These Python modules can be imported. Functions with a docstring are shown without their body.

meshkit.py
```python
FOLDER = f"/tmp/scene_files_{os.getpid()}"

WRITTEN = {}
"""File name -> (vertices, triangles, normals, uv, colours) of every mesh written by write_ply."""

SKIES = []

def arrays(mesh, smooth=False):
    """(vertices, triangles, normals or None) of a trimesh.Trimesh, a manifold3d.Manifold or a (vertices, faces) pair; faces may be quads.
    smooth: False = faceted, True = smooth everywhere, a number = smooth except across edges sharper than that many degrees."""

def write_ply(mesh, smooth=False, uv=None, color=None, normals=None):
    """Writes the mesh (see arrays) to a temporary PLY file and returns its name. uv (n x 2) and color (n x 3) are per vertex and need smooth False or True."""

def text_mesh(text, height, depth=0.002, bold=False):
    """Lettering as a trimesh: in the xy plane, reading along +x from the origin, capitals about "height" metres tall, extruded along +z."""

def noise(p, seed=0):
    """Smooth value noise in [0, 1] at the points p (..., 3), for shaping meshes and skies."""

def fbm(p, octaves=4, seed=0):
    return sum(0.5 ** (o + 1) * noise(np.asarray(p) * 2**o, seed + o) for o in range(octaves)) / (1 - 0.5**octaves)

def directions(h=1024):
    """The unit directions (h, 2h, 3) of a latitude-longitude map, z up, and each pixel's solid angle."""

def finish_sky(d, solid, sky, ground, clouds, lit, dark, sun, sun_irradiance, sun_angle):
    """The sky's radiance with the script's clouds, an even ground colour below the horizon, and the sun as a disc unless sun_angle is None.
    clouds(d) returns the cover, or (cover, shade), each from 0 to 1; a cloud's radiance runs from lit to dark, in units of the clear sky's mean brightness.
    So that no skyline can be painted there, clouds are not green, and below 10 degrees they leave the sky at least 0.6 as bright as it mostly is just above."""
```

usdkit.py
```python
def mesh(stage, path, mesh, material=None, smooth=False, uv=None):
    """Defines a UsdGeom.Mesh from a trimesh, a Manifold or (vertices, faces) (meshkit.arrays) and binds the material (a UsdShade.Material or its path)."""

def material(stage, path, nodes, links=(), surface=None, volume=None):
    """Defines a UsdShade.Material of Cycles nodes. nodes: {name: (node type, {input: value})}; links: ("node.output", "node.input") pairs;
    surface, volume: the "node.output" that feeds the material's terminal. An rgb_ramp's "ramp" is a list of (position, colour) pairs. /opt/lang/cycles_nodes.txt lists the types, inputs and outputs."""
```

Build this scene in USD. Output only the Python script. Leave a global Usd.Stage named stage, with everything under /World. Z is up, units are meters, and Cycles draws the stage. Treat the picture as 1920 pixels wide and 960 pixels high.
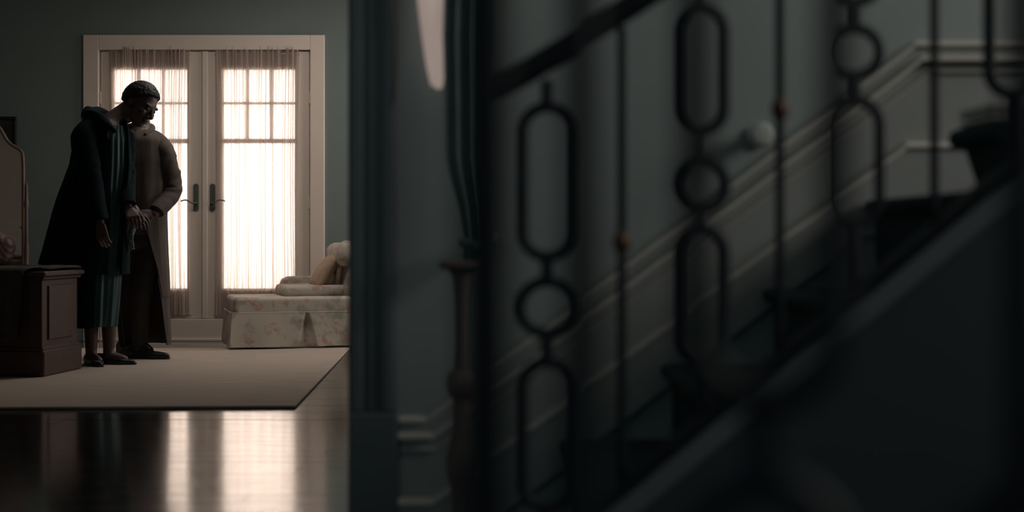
import math, random
import numpy as np
import trimesh
import manifold3d as m3
from shapely.geometry import Polygon
import usdkit, meshkit
from pxr import Usd, UsdGeom, UsdLux, UsdShade, Gf, Sdf

random.seed(7)
rng = np.random.default_rng(7)
stage = Usd.Stage.CreateInMemory()
UsdGeom.SetStageUpAxis(stage, UsdGeom.Tokens.z)
UsdGeom.SetStageMetersPerUnit(stage, 1.0)
UsdGeom.Xform.Define(stage, '/World')

# ------------------------------------------------------------------ camera, daylight, exposure
CAM_H, F, HOR = 0.80, 2800.0, 442.0
cam = UsdGeom.Camera.Define(stage, '/World/camera')
cam.CreateHorizontalApertureAttr(36.0)
cam.CreateVerticalApertureAttr(18.0)
FL = F / 1920 * 36.0
cam.CreateFocalLengthAttr(FL)
cam.CreateVerticalApertureOffsetAttr(-(480 - HOR) / 1920 * 36.0)
cam.CreateFStopAttr(FL / 1000 / 0.032)
cam.CreateFocusDistanceAttr(9.6)
cam.CreateExposureAttr(0.0)
cam.AddTranslateOp().Set(Gf.Vec3d(0, 0, CAM_H))
cam.AddRotateXOp().Set(90.0)

SKY = 1.75
dome = UsdLux.DomeLight.Define(stage, '/World/daylight')
dome.CreateIntensityAttr(SKY)
dome.CreateColorAttr(Gf.Vec3f(1.0, 0.885, 0.80))

hall_window = UsdLux.RectLight.Define(stage, '/World/landing_window_light')
hall_window.CreateWidthAttr(1.3); hall_window.CreateHeightAttr(1.6)
hall_window.CreateIntensityAttr(10.5)
hall_window.CreateColorAttr(Gf.Vec3f(1.0, 0.93, 0.86))
hall_window.AddTranslateOp().Set(Gf.Vec3d(3.93, 2.3, 2.7)); hall_window.AddRotateYOp().Set(90.0)

rear_fill = UsdLux.RectLight.Define(stage, '/World/hall_fill_light')  # unseen bluish fill, added to tint the dark tones of the hall
rear_fill.CreateWidthAttr(1.2); rear_fill.CreateHeightAttr(1.8)
rear_fill.CreateIntensityAttr(1.3)
rear_fill.CreateColorAttr(Gf.Vec3f(0.62, 0.9, 1.0))
rear_fill.AddTranslateOp().Set(Gf.Vec3d(-1.5, -2.9, 2.2)); rear_fill.AddRotateXOp().Set(90.0)

side_fill = UsdLux.RectLight.Define(stage, '/World/bedroom_side_fill')  # added fill out of view, brightening the bedroom from the right
side_fill.CreateWidthAttr(1.1); side_fill.CreateHeightAttr(1.5)
side_fill.CreateIntensityAttr(7.0)
side_fill.CreateColorAttr(Gf.Vec3f(1.0, 0.88, 0.78))
side_fill.AddTranslateOp().Set(Gf.Vec3d(0.73, 10.7, 1.7)); side_fill.AddRotateYOp().Set(90.0)

overhead_fill = UsdLux.DiskLight.Define(stage, '/World/bedroom_overhead_fill')  # added overhead fill to brighten the rug; no lamp hangs here
overhead_fill.CreateRadiusAttr(0.5); overhead_fill.CreateIntensityAttr(7.5)
overhead_fill.CreateColorAttr(Gf.Vec3f(1.0, 0.90, 0.80))
overhead_fill.AddTranslateOp().Set(Gf.Vec3d(-1.6, 9.7, 2.78))

# ------------------------------------------------------------------ helpers
used = {}
def numbered(path):
    n = used.get(path, 0); used[path] = n + 1
    return path if n == 0 else '%s_%03d' % (path, n)
def obj(name, mesh, mat, parent=None, smooth=35):
    p = numbered((str(parent.GetPath()) if parent else '/World') + '/' + name)
    return usdkit.mesh(stage, p, mesh, mat, smooth=smooth).GetPrim()
def tag(o, label=None, cat=None, group=None, kind=None):
    for k, v in (('label', label), ('category', cat), ('group', group), ('kind', kind)):
        if v: o.SetCustomDataByKey(k, v)
    return o
def thing(name, label=None, cat=None, group=None, kind=None):
    return tag(UsdGeom.Xform.Define(stage, numbered('/World/' + name)).GetPrim(), label, cat, group, kind)
def at(px, py, Y):
    return np.array([(px - 960) * Y / F, Y, CAM_H - (py - HOR) * Y / F])
def cat(*ms): return trimesh.util.concatenate([m for m in ms])
def box(x0, x1, y0, y1, z0, z1, bevel=0.0):
    if bevel:
        pts = []
        for a in (0, 1):
            for b in (0, 1):
                for c in (0, 1):
                    P = np.array([(x0, x1)[a], (y0, y1)[b], (z0, z1)[c]], float); s = np.array([1 - 2*a, 1 - 2*b, 1 - 2*c]) * bevel
                    for k in range(3):
                        q = P.copy()
                        for j in range(3):
                            if j != k: q[j] += s[j]
                        pts.append(q)
        return trimesh.Trimesh(*(lambda h: (h.vertices, h.faces))(trimesh.convex.convex_hull(np.array(pts))))
    m = trimesh.creation.box([x1 - x0, y1 - y0, z1 - z0]); m.apply_translation([(x0+x1)/2, (y0+y1)/2, (z0+z1)/2]); return m
def rbox(sx, sy, sz, r, n=20):
    ss = [m3.Manifold.sphere(r, n).translate([a*(sx/2-r), b*(sy/2-r), c*(sz/2-r)]) for a in (-1,1) for b in (-1,1) for c in (-1,1)]
    return to_tm(m3.Manifold.batch_hull(ss))
def to_tm(m):
    k = m.to_mesh(); return trimesh.Trimesh(np.array(k.vert_properties[:, :3]), np.array(k.tri_verts), process=False)
def to_mf(t):
    t = t.copy(); t.merge_vertices()
    return m3.Manifold(m3.Mesh(np.asarray(t.vertices, np.float32), np.asarray(t.faces, np.uint32)))
def frame(ex, ey, ez, o):
    T = np.eye(4); T[:3, 0], T[:3, 1], T[:3, 2], T[:3, 3] = ex, ey, ez, o; return T
def unit(v): v = np.asarray(v, float); return v / np.linalg.norm(v)
def prism_y(poly, y0, y1):
    """polygon in (x, z) extruded from y0 to y1"""
    m = trimesh.creation.extrude_polygon(Polygon(poly), y1 - y0, engine='earcut')
    m.apply_transform(np.array([[1,0,0,0],[0,0,1,y0],[0,1,0,0],[0,0,0,1.]])); m.invert(); m.fix_normals(); return m
def tube(path, rad, n=14, closed=False, disp=None, squash=None):
    path = np.asarray(path, float); k = len(path); rad = np.broadcast_to(np.asarray(rad, float), (k,))
    if closed: tan = np.roll(path, -1, 0) - np.roll(path, 1, 0)
    else: tan = np.gradient(path, axis=0)
    tan /= np.linalg.norm(tan, axis=1, keepdims=True)
    nrm = np.cross(tan[0], [0, 1, 0]); nrm = np.cross(tan[0], [1, 0, 0]) if np.linalg.norm(nrm) < .2 else nrm
    nrm = unit(nrm); V = []
    a = np.arange(n) / n * 2 * np.pi
    for i in range(k):
        nrm = unit(nrm - tan[i] * np.dot(nrm, tan[i])); b = np.cross(tan[i], nrm)
        r = rad[i] * (1 + (disp(a, i / max(k - 1, 1)) if disp else 0)) * np.ones(n)
        o = np.cos(a)[:, None] * nrm + np.sin(a)[:, None] * b
        if squash: o = o * np.array(squash)
        V.append(path[i] + o * r[:, None])
    V = np.vstack(V); Fc = []
    for i in range(k if closed else k - 1):
        j = (i + 1) % k
        for q in range(n):
            q2 = (q + 1) % n
            Fc += [[i*n+q, j*n+q, j*n+q2], [i*n+q, j*n+q2, i*n+q2]]
    if not closed:
        V = np.vstack([V, path[0], path[-1]]); c0, c1 = len(V) - 2, len(V) - 1
        for q in range(n):
            q2 = (q + 1) % n; Fc += [[c0, q, q2], [c1, (k-1)*n+q2, (k-1)*n+q]]
    t = trimesh.Trimesh(V, np.array(Fc), process=False); t.fix_normals(); return t
def spline(pts, n):
    from scipy.interpolate import CubicSpline
    pts = np.asarray(pts, float); d = np.r_[0, np.cumsum(np.linalg.norm(np.diff(pts, axis=0), axis=1))]
    return CubicSpline(d, pts)(np.linspace(0, d[-1], n))
def lathe(prof, n=28):
    m = trimesh.creation.revolve(np.asarray(prof, float), sections=n); return m
def smooth_mf(m, length, it=10):
    t = to_tm(m.refine_to_length(length)); t.merge_vertices(); trimesh.smoothing.filter_taubin(t, iterations=it); return t
def chain(js, rs, n=18):
    js = [np.asarray(j, float) for j in js]; out = []
    for i in range(len(js) - 1):
        out.append(m3.Manifold.batch_hull([m3.Manifold.sphere(rs[i], n).translate(list(js[i])), m3.Manifold.sphere(rs[i+1], n).translate(list(js[i+1]))]))
    return out
def ell(c, r, n=28):
    return m3.Manifold.sphere(1.0, n).scale(list(r)).translate(list(c))
def union(ms): return m3.Manifold.batch_boolean(list(ms), m3.OpType.Add)
def shell(keys, nz, nt, thick, disp=None, closed=False):
    """garment wall. keys rows: z, cx, cy, rx, ry, theta0, theta1 (degrees); closed rings ignore the angles"""
    K = np.array(sorted(keys, key=lambda r: r[0]), float); zs = np.linspace(K[0, 0], K[-1, 0], nz)
    C = [np.interp(zs, K[:, 0], K[:, j]) for j in range(K.shape[1])]
    outs = []
    for lay in (0, 1):
        V = []
        for i in range(nz):
            t = np.arange(nt) / nt * 2*np.pi if closed else np.radians(np.linspace(C[5][i], C[6][i], nt))
            r = (disp(t, zs[i]) if disp else 0) * np.ones(nt) - lay * thick
            V.append(np.stack([C[1][i] + (C[3][i] + r) * np.cos(t), C[2][i] + (C[4][i] + r) * np.sin(t), np.full(nt, zs[i])], 1))
        outs.append(np.vstack(V))
    V = np.vstack(outs); N = nz * nt; Fc = []; w = nt if closed else nt - 1
    for i in range(nz - 1):
        for q in range(w):
            a, b, c, d = i*nt+q, i*nt+(q+1) % nt, (i+1)*nt+(q+1) % nt, (i+1)*nt+q
            Fc += [[a, b, c], [a, c, d], [N+a, N+c, N+b], [N+a, N+d, N+c]]
    for q in range(w):
        for i, fl in ((0, 0), (nz - 1, 1)):
            a, b = i*nt+q, i*nt+(q+1) % nt
            f = [[a, N+b, b], [a, N+a, N+b]]; Fc += [x[::-1] for x in f] if fl else f
    if not closed:
        for i in range(nz - 1):
            for q, fl in ((0, 0), (nt - 1, 1)):
                a, b = i*nt+q, (i+1)*nt+q
                f = [[a, b, N+b], [a, N+b, N+a]]; Fc += [x[::-1] for x in f] if fl else f
    return trimesh.Trimesh(V, np.array(Fc), process=False)

# ------------------------------------------------------------------ materials
def mat(name, nodes, links, surface='p.BSDF'):
    return usdkit.material(stage, '/World/Looks/' + name, nodes, links, surface=surface)
def plain(name, col, rough=0.6, var=0.12, scale=6.0, bump=0.0, bscale=60.0, metal=0.0, spec=0.5, sheen=0.0, stretch=(1, 1, 1)):
    c0, c1 = [c * (1 - var) for c in col], [c * (1 + var) for c in col]
    nodes = {'tc': ('texture_coordinate', {}), 'mp': ('mapping', {'scale': stretch}), 'n': ('noise_texture', {'scale': scale, 'detail': 4.0}),
             'r': ('rgb_ramp', {'ramp': [(0.3, c0), (0.7, c1)]}),
             'p': ('principled_bsdf', {'roughness': rough, 'metallic': metal, 'specular_ior_level': spec, 'sheen_weight': sheen})}
    links = [('tc.object', 'mp.vector'), ('mp.vector', 'n.vector'), ('n.fac', 'r.fac'), ('r.color', 'p.base_color')]
    if bump:
        nodes['n2'] = ('noise_texture', {'scale': bscale, 'detail': 3.0}); nodes['b'] = ('bump', {'strength': bump, 'distance': 0.004})
        links += [('mp.vector', 'n2.vector'), ('n2.fac', 'b.height'), ('b.normal', 'p.normal')]
    return mat(name, nodes, links)
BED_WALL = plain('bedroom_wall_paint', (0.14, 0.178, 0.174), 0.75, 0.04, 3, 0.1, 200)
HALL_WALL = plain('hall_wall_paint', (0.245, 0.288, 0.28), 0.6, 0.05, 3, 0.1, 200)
PALE_WALL = plain('pale_warm_wall_paint', (0.60, 0.53, 0.47), 0.7, 0.04, 3)
CEIL = plain('ceiling_paint', (0.5, 0.5, 0.48), 0.8, 0.03)
TRIM_WHITE = plain('warm_white_trim_paint', (0.62, 0.54, 0.48), 0.45, 0.03, 4)
HIGHLIGHT_TRIM = plain('highlight_moulding_paint', (0.55, 0.52, 0.48), 0.35, 0.04, 4)  # whiter than the base panel: moulding highlights are put into this colour
HALL_TRIM = plain('hall_trim_paint', (0.26, 0.28, 0.27), 0.35, 0.04, 4)
CASING = plain('dark_casing_paint', (0.085, 0.105, 0.115), 0.4, 0.05, 4)
IRON = plain('black_wrought_iron', (0.009, 0.016, 0.022), 0.6, 0.2, 20, 0.1, 80, spec=0.25)
BEAD = plain('aged_brass', (0.10, 0.055, 0.04), 0.5, 0.2, 30, metal=0.6)
RAIL_WOOD = plain('ebonised_wood', (0.007, 0.011, 0.015), 0.5, 0.2, 12, spec=0.25)
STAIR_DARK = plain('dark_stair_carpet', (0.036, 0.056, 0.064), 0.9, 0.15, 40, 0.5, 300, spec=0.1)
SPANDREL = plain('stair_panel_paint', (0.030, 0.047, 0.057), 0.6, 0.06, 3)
LIT_STRING = plain('lit_string_paint', (0.12, 0.145, 0.155), 0.45, 0.06, 3)  # lighter than the panel below: the lit band is painted in
REDWOOD = plain('reddish_mahogany', (0.16, 0.12, 0.11), 0.6, 0.15, 5, stretch=(6, 6, 0.6))
CHEST_WOOD = plain('chest_mahogany', (0.065, 0.034, 0.028), 0.5, 0.25, 5, stretch=(2, 6, 6))
GOLDWOOD = plain('brown_mirror_wood', (0.10, 0.065, 0.045), 0.35, 0.25, 8)
PLATE = plain('grey_green_metal', (0.10, 0.115, 0.105), 0.45, 0.1, 20, metal=0.3)
NAVY = plain('dark_navy_wool', (0.007, 0.014, 0.019), 0.95, 0.2, 30, 0.4, 400, spec=0.1)
TEAL = plain('teal_silk', (0.014, 0.062, 0.070), 0.6, 0.12, 8, 0.1, 60)
TAN = plain('taupe_trench_cloth', (0.092, 0.076, 0.067), 0.85, 0.08, 10, 0.3, 300, spec=0.2)
TROUSER = plain('dark_taupe_trouser_cloth', (0.055, 0.048, 0.046), 0.9, 0.1, 20, 0.3, 300, spec=0.2)
SKIN = plain('warm_brown_skin', (0.075, 0.044, 0.040), 0.55, 0.08, 12)
SKIN2 = plain('brown_skin', (0.085, 0.052, 0.046), 0.55, 0.08, 12)
HAIR = plain('black_hair', (0.008, 0.007, 0.009), 0.6, 0.3, 60, 0.6, 160, spec=0.3)
EYE = plain('eye', (0.06, 0.05, 0.045), 0.2, 0.02)
SHOE = plain('black_leather', (0.010, 0.010, 0.012), 0.4, 0.2, 20)
SHIRT = plain('grey_shirt_cloth', (0.10, 0.11, 0.11), 0.85, 0.1, 20)
SCARF = plain('flecked_grey_teal_silk', (0.10, 0.14, 0.15), 0.35, 0.7, 60, 0.4, 50)
THROW = plain('brown_grey_wool_throw', (0.075, 0.066, 0.060), 0.95, 0.15, 30, 0.5, 250, spec=0.1)
TANPILLOW = plain('tan_linen', (0.42, 0.30, 0.22), 0.9, 0.06, 30, 0.3, 300, spec=0.1)
KNOB = plain('pale_plaster', (0.42, 0.45, 0.43), 0.5, 0.05)
DRAPE = plain('dark_teal_velvet', (0.12, 0.17, 0.175), 0.85, 0.1, 20, sheen=0.0, spec=0.15)
SASH = plain('muntin_paint', (0.50, 0.40, 0.36), 0.5, 0.03)
TERRACE = plain('pale_stone', (0.55, 0.5, 0.45), 0.8, 0.1)
SHADOW_DARK = plain('wall_shadow_dark', (0.035, 0.03, 0.03), 0.4, 0.5, 6)  # darkness of a wall shadow, put into the panel colour

RUG = mat('woven_beige_rug', {'tc': ('texture_coordinate', {}), 'mp': ('mapping', {'scale': (3.0, 90.0, 1.0)}), 'n': ('noise_texture', {'scale': 1.0, 'detail': 5.0, 'roughness': 0.7}),
    'r': ('rgb_ramp', {'ramp': [(0.3, (0.33, 0.28, 0.24)), (0.7, (0.50, 0.43, 0.38))]}), 'b': ('bump', {'strength': 0.6, 'distance': 0.006}),
    'p': ('principled_bsdf', {'roughness': 0.95, 'specular_ior_level': 0.1})},
    [('tc.object', 'mp.vector'), ('mp.vector', 'n.vector'), ('n.fac', 'r.fac'), ('r.color', 'p.base_color'), ('n.fac', 'b.height'), ('b.normal', 'p.normal')])
FLORAL = mat('faded_floral_linen', {'tc': ('texture_coordinate', {}), 'n': ('noise_texture', {'scale': 7.0, 'detail': 5.0, 'roughness': 0.65}), 'n2': ('noise_texture', {'scale': 10.0, 'detail': 5.0, 'roughness': 0.65, 'distortion': 0.6}),
    'mp2': ('mapping', {'location': (4.3, 1.7, 9.1)}),
    'r1': ('rgb_ramp', {'ramp': [(0.51, (0, 0, 0)), (0.61, (0.55, 0.55, 0.55))]}), 'r2': ('rgb_ramp', {'ramp': [(0.525, (0, 0, 0)), (0.63, (0.7, 0.7, 0.7))]}),
    'm1': ('mix_color', {'a': (0.50, 0.455, 0.40), 'b': (0.20, 0.22, 0.17)}), 'm2': ('mix_color', {'b': (0.40, 0.20, 0.175)}),
    'w': ('noise_texture', {'scale': 3.5, 'detail': 2.0}), 'b': ('bump', {'strength': 0.25, 'distance': 0.03}),
    'p': ('principled_bsdf', {'roughness': 0.85, 'specular_ior_level': 0.2})},
    [('tc.object', 'n.vector'), ('tc.object', 'mp2.vector'), ('mp2.vector', 'n2.vector'), ('n.fac', 'r1.fac'), ('n2.fac', 'r2.fac'), ('r1.color', 'm1.fac'), ('m1.result', 'm2.a'), ('r2.color', 'm2.fac'), ('m2.result', 'p.base_color'),
     ('tc.object', 'w.vector'), ('w.fac', 'b.height'), ('b.normal', 'p.normal')])
STRIPE = mat('pink_striped_cotton', {'tc': ('texture_coordinate', {}), 'mp': ('mapping', {'rotation': (0, 0.5, 0.4)}), 'w': ('wave_texture', {'scale': 14.0, 'distortion': 0.6}),
    'r': ('rgb_ramp', {'ramp': [(0.35, (0.52, 0.26, 0.25)), (0.55, (0.74, 0.62, 0.56))]}), 'p': ('principled_bsdf', {'roughness': 0.8})},
    [('tc.object', 'mp.vector'), ('mp.vector', 'w.vector'), ('w.fac', 'r.fac'), ('r.color', 'p.base_color')])
def board(name, k):
    c = np.array((0.022, 0.025, 0.027)) * k
    return mat(name, {'tc': ('texture_coordinate', {}), 'mp': ('mapping', {'scale': (1.2, 14.0, 1.0)}), 'n': ('noise_texture', {'scale': 3.0, 'detail': 6.0}),
        'r': ('rgb_ramp', {'ramp': [(0.3, c * 0.7), (0.7, c * 1.3)]}),
        'mp2': ('mapping', {'rotation': (0, 0, 1.1), 'scale': (1.0, 9.0, 1.0)}), 'n2': ('noise_texture', {'scale': 2.2, 'detail': 5.0, 'roughness': 0.7, 'distortion': 0.4}),
        'r2': ('map_range', {'from_min': 0.35, 'from_max': 0.7, 'to_min': 0.13, 'to_max': 0.26, 'clamp': True}),
        'b': ('bump', {'strength': 0.035, 'distance': 0.01}),
        'p': ('principled_bsdf', {'specular_ior_level': 0.5, 'coat_weight': 1.0, 'coat_roughness': 0.12})},
        [('tc.object', 'mp.vector'), ('mp.vector', 'n.vector'), ('n.fac', 'r.fac'), ('r.color', 'p.base_color'), ('tc.object', 'mp2.vector'), ('mp2.vector', 'n2.vector'),
         ('n2.fac', 'r2.value'), ('r2.result', 'p.roughness'), ('n2.fac', 'b.height'), ('b.normal', 'p.normal')])
BOARDS = [board('dark_polished_board_%s' % w, k) for w, k in (('deep', 0.8), ('plain', 1.0), ('light', 1.2))]
HALL_FLOOR = plain('hall_floor_wood', (0.05, 0.042, 0.038), 0.3, 0.2, 4)
GLASS = mat('window_pane', {'f': ('fresnel', {'IOR': 1.45}), 't': ('transparent_bsdf', {'color': (0.97, 0.97, 0.96)}), 'g': ('glossy_bsdf', {'color': (1, 1, 1), 'roughness': 0.02}), 'm': ('mix_closure', {})},
    [('f.fac', 'm.fac'), ('t.BSDF', 'm.closure1'), ('g.BSDF', 'm.closure2')], surface='m.closure')
SHEER = mat('sheer_cream_voile', {'lw': ('layer_weight', {'blend': 0.5}), 'mr': ('map_range', {'from_min': 0.0, 'from_max': 0.30, 'to_min': 0.70, 'to_max': 0.97, 'clamp': True}),
    't': ('transparent_bsdf', {'color': (1.0, 0.95, 0.90)}), 'tl': ('translucent_bsdf', {'color': (0.68, 0.585, 0.545)}), 'd': ('diffuse_bsdf', {'color': (0.55, 0.49, 0.46)}),
    'm1': ('mix_closure', {'fac': 0.40}), 'm2': ('mix_closure', {})},
    [('lw.facing', 'mr.value'), ('mr.result', 'm2.fac'), ('tl.BSDF', 'm1.closure1'), ('d.BSDF', 'm1.closure2'), ('t.BSDF', 'm2.closure1'), ('m1.closure', 'm2.closure2')], surface='m2.closure')
MIRROR = mat('mirror_glass', {'p': ('principled_bsdf', {'base_color': (0.75, 0.75, 0.74), 'metallic': 1.0, 'roughness': 0.03})}, [])
GLOW = mat('sliver_glow', {'tc': ('texture_coordinate', {}), 'n': ('noise_texture', {'scale': 9.0}), 'r': ('rgb_ramp', {'ramp': [(0.2, (0.9, 0.68, 0.60)), (0.8, (1.0, 0.80, 0.71))]}),
    'p': ('principled_bsdf', {'base_color': (0.5, 0.4, 0.35), 'roughness': 0.4, 'emission_strength': 0.28})}, [('tc.object', 'n.vector'), ('n.fac', 'r.fac'), ('r.color', 'p.emission_color')])  # emission imitates a bright reflection; the sliver is no real lamp

# ------------------------------------------------------------------ the setting: hall and bedroom
YW, YB, YD = 3.784, 3.93, 11.34          # hall wall face, its bedroom face, bedroom end wall face
BX0, BX1 = -4.75, 0.75
OPEN_L, OPEN_R, OPEN_T = -1.95, at(656, 0, YW)[0], 2.3
S = 'structure'
fl = thing('floor', kind=S)
obj('subfloor', box(-5.0, 4.2, -3.2, 11.6, -0.15, -0.021), HALL_FLOOR, fl, False)
obj('hall_board_surface', box(-2.5, 4.0, -3.0, YB - 0.005, -0.02, -0.001), HALL_FLOOR, fl, False)
y, row, pw = YB, 0, 0.135
while y < YD - 0.01:
    x = BX0 - rng.uniform(0, 1.6)
    while x < BX1:
        L = rng.uniform(1.5, 2.4); a, b = max(x, BX0), min(x + L, BX1)
        if b - a > 0.05:
            t = 0.0 + rng.uniform(-0.0004, 0.0004)
            obj('plank', box(a + 0.0008, b - 0.0008, y + 0.0008, min(y + pw, YD) - 0.0008, -0.02, t), BOARDS[rng.integers(3)], fl, False)
        x += L
    y += pw; row += 1

def wall(name, *ms, m=HALL_WALL): return tag(obj(name, cat(*ms), m, None, False), kind=S)
wall('wall_doorway', box(-2.5, OPEN_L, YW, YB, 0, 4.6), box(OPEN_R, 4.0, YW, YB, 0, 4.6), box(OPEN_L, OPEN_R, YW, YB, OPEN_T, 4.6))
wall('wall_hall_left', box(-2.65, -2.5, -3.0, YW, 0, 4.6))
wall('wall_hall_right', box(4.0, 4.15, -3.0, YB, 0, 4.6))
wall('wall_hall_rear', box(-2.65, 4.15, -3.15, -3.0, 0, 4.6))
tag(obj('ceiling', box(-2.65, 4.15, -3.15, YB, 4.6, 4.75), CEIL, None, False), kind=S)
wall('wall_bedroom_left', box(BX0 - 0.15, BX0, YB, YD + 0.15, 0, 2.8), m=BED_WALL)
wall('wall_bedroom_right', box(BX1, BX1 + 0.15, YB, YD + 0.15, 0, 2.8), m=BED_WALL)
wall('wall_bedroom_front', box(BX0, OPEN_L, YB, YB + 0.02, 0, 2.8), box(OPEN_R, BX1, YB, YB + 0.02, 0, 2.8), box(OPEN_L, OPEN_R, YB, YB + 0.02, OPEN_T, 2.8), m=PALE_WALL)
tag(obj('ceiling', box(BX0 - 0.15, BX1 + 0.15, YB, YD + 0.15, 2.8, 2.95), CEIL, None, False), kind=S)
DL, DR, DT = at(180, 0, YD)[0], at(588, 0, YD)[0], at(0, 88, YD)[2]     # rough opening of the french doors
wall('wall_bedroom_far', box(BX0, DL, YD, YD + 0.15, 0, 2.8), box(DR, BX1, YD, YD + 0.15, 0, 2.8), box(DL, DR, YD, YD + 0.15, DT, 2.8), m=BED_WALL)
tag(obj('ground', box(-6, 3, YD + 0.15, YD + 5, -0.2, -0.06), TERRACE, None, False), kind=S)
tag(obj('baseboard_bedroom', cat(box(BX0, at(157, 0, YD)[0], YD - 0.018, YD, 0, 0.14, 0.004), box(at(609, 0, YD)[0], BX1, YD - 0.018, YD, 0, 0.14, 0.004)), BED_WALL, None, False), kind=S)

# french doors: casing, frame, two leaves
d1 = thing('door_1', kind=S)
cl0, cl1, cr0, cr1 = at(157, 0, YD)[0], at(187, 0, YD)[0], at(581, 0, YD)[0], at(609, 0, YD)[0]
ct0, ct1 = at(0, 94, YD)[2], at(0, 66, YD)[2]
for a, b, c, d in ((cl0, cl1 - .004, 0, ct1), (cr0 + .004, cr1, 0, ct1), (cl1 - .004, cr0 + .004, ct0, ct1)):
    obj('casing', cat(box(a, b, YD - 0.022, YD + 0.02, c, d, 0.004), box(a, b, YD + 0.02, YD + 0.14, c, d)), TRIM_WHITE, d1, False)
obj('door_stop', cat(box(cl1 - .01, cl1 + .012, YD + .058, YD + .075, 0, ct0), box(cr0 - .012, cr0 + .01, YD + .058, YD + .075, 0, ct0), box(cl1, cr0, YD + .058, YD + .075, ct0 - .02, ct0 + .01), box(cl1, cr0, YD + .058, YD + .075, 0, at(0, 592, YD)[2])), TRIM_WHITE, d1, False)
z_leaf, z_top = at(0, 597, YD)[2], at(0, 96, YD)[2]
obj('threshold', cat(box(cl1, cr0, YD - 0.012, YD + 0.14, 0, z_leaf - 0.004, 0.004), box(cl1, cr0, YD - 0.03, YD, 0.0, 0.02, 0.003)), TRIM_WHITE, d1, False)
yl0, yl1 = YD + 0.012, YD + 0.055
zg0, zg1 = at(0, 541, YD)[2], at(0, 130, YD)[2]
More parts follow.
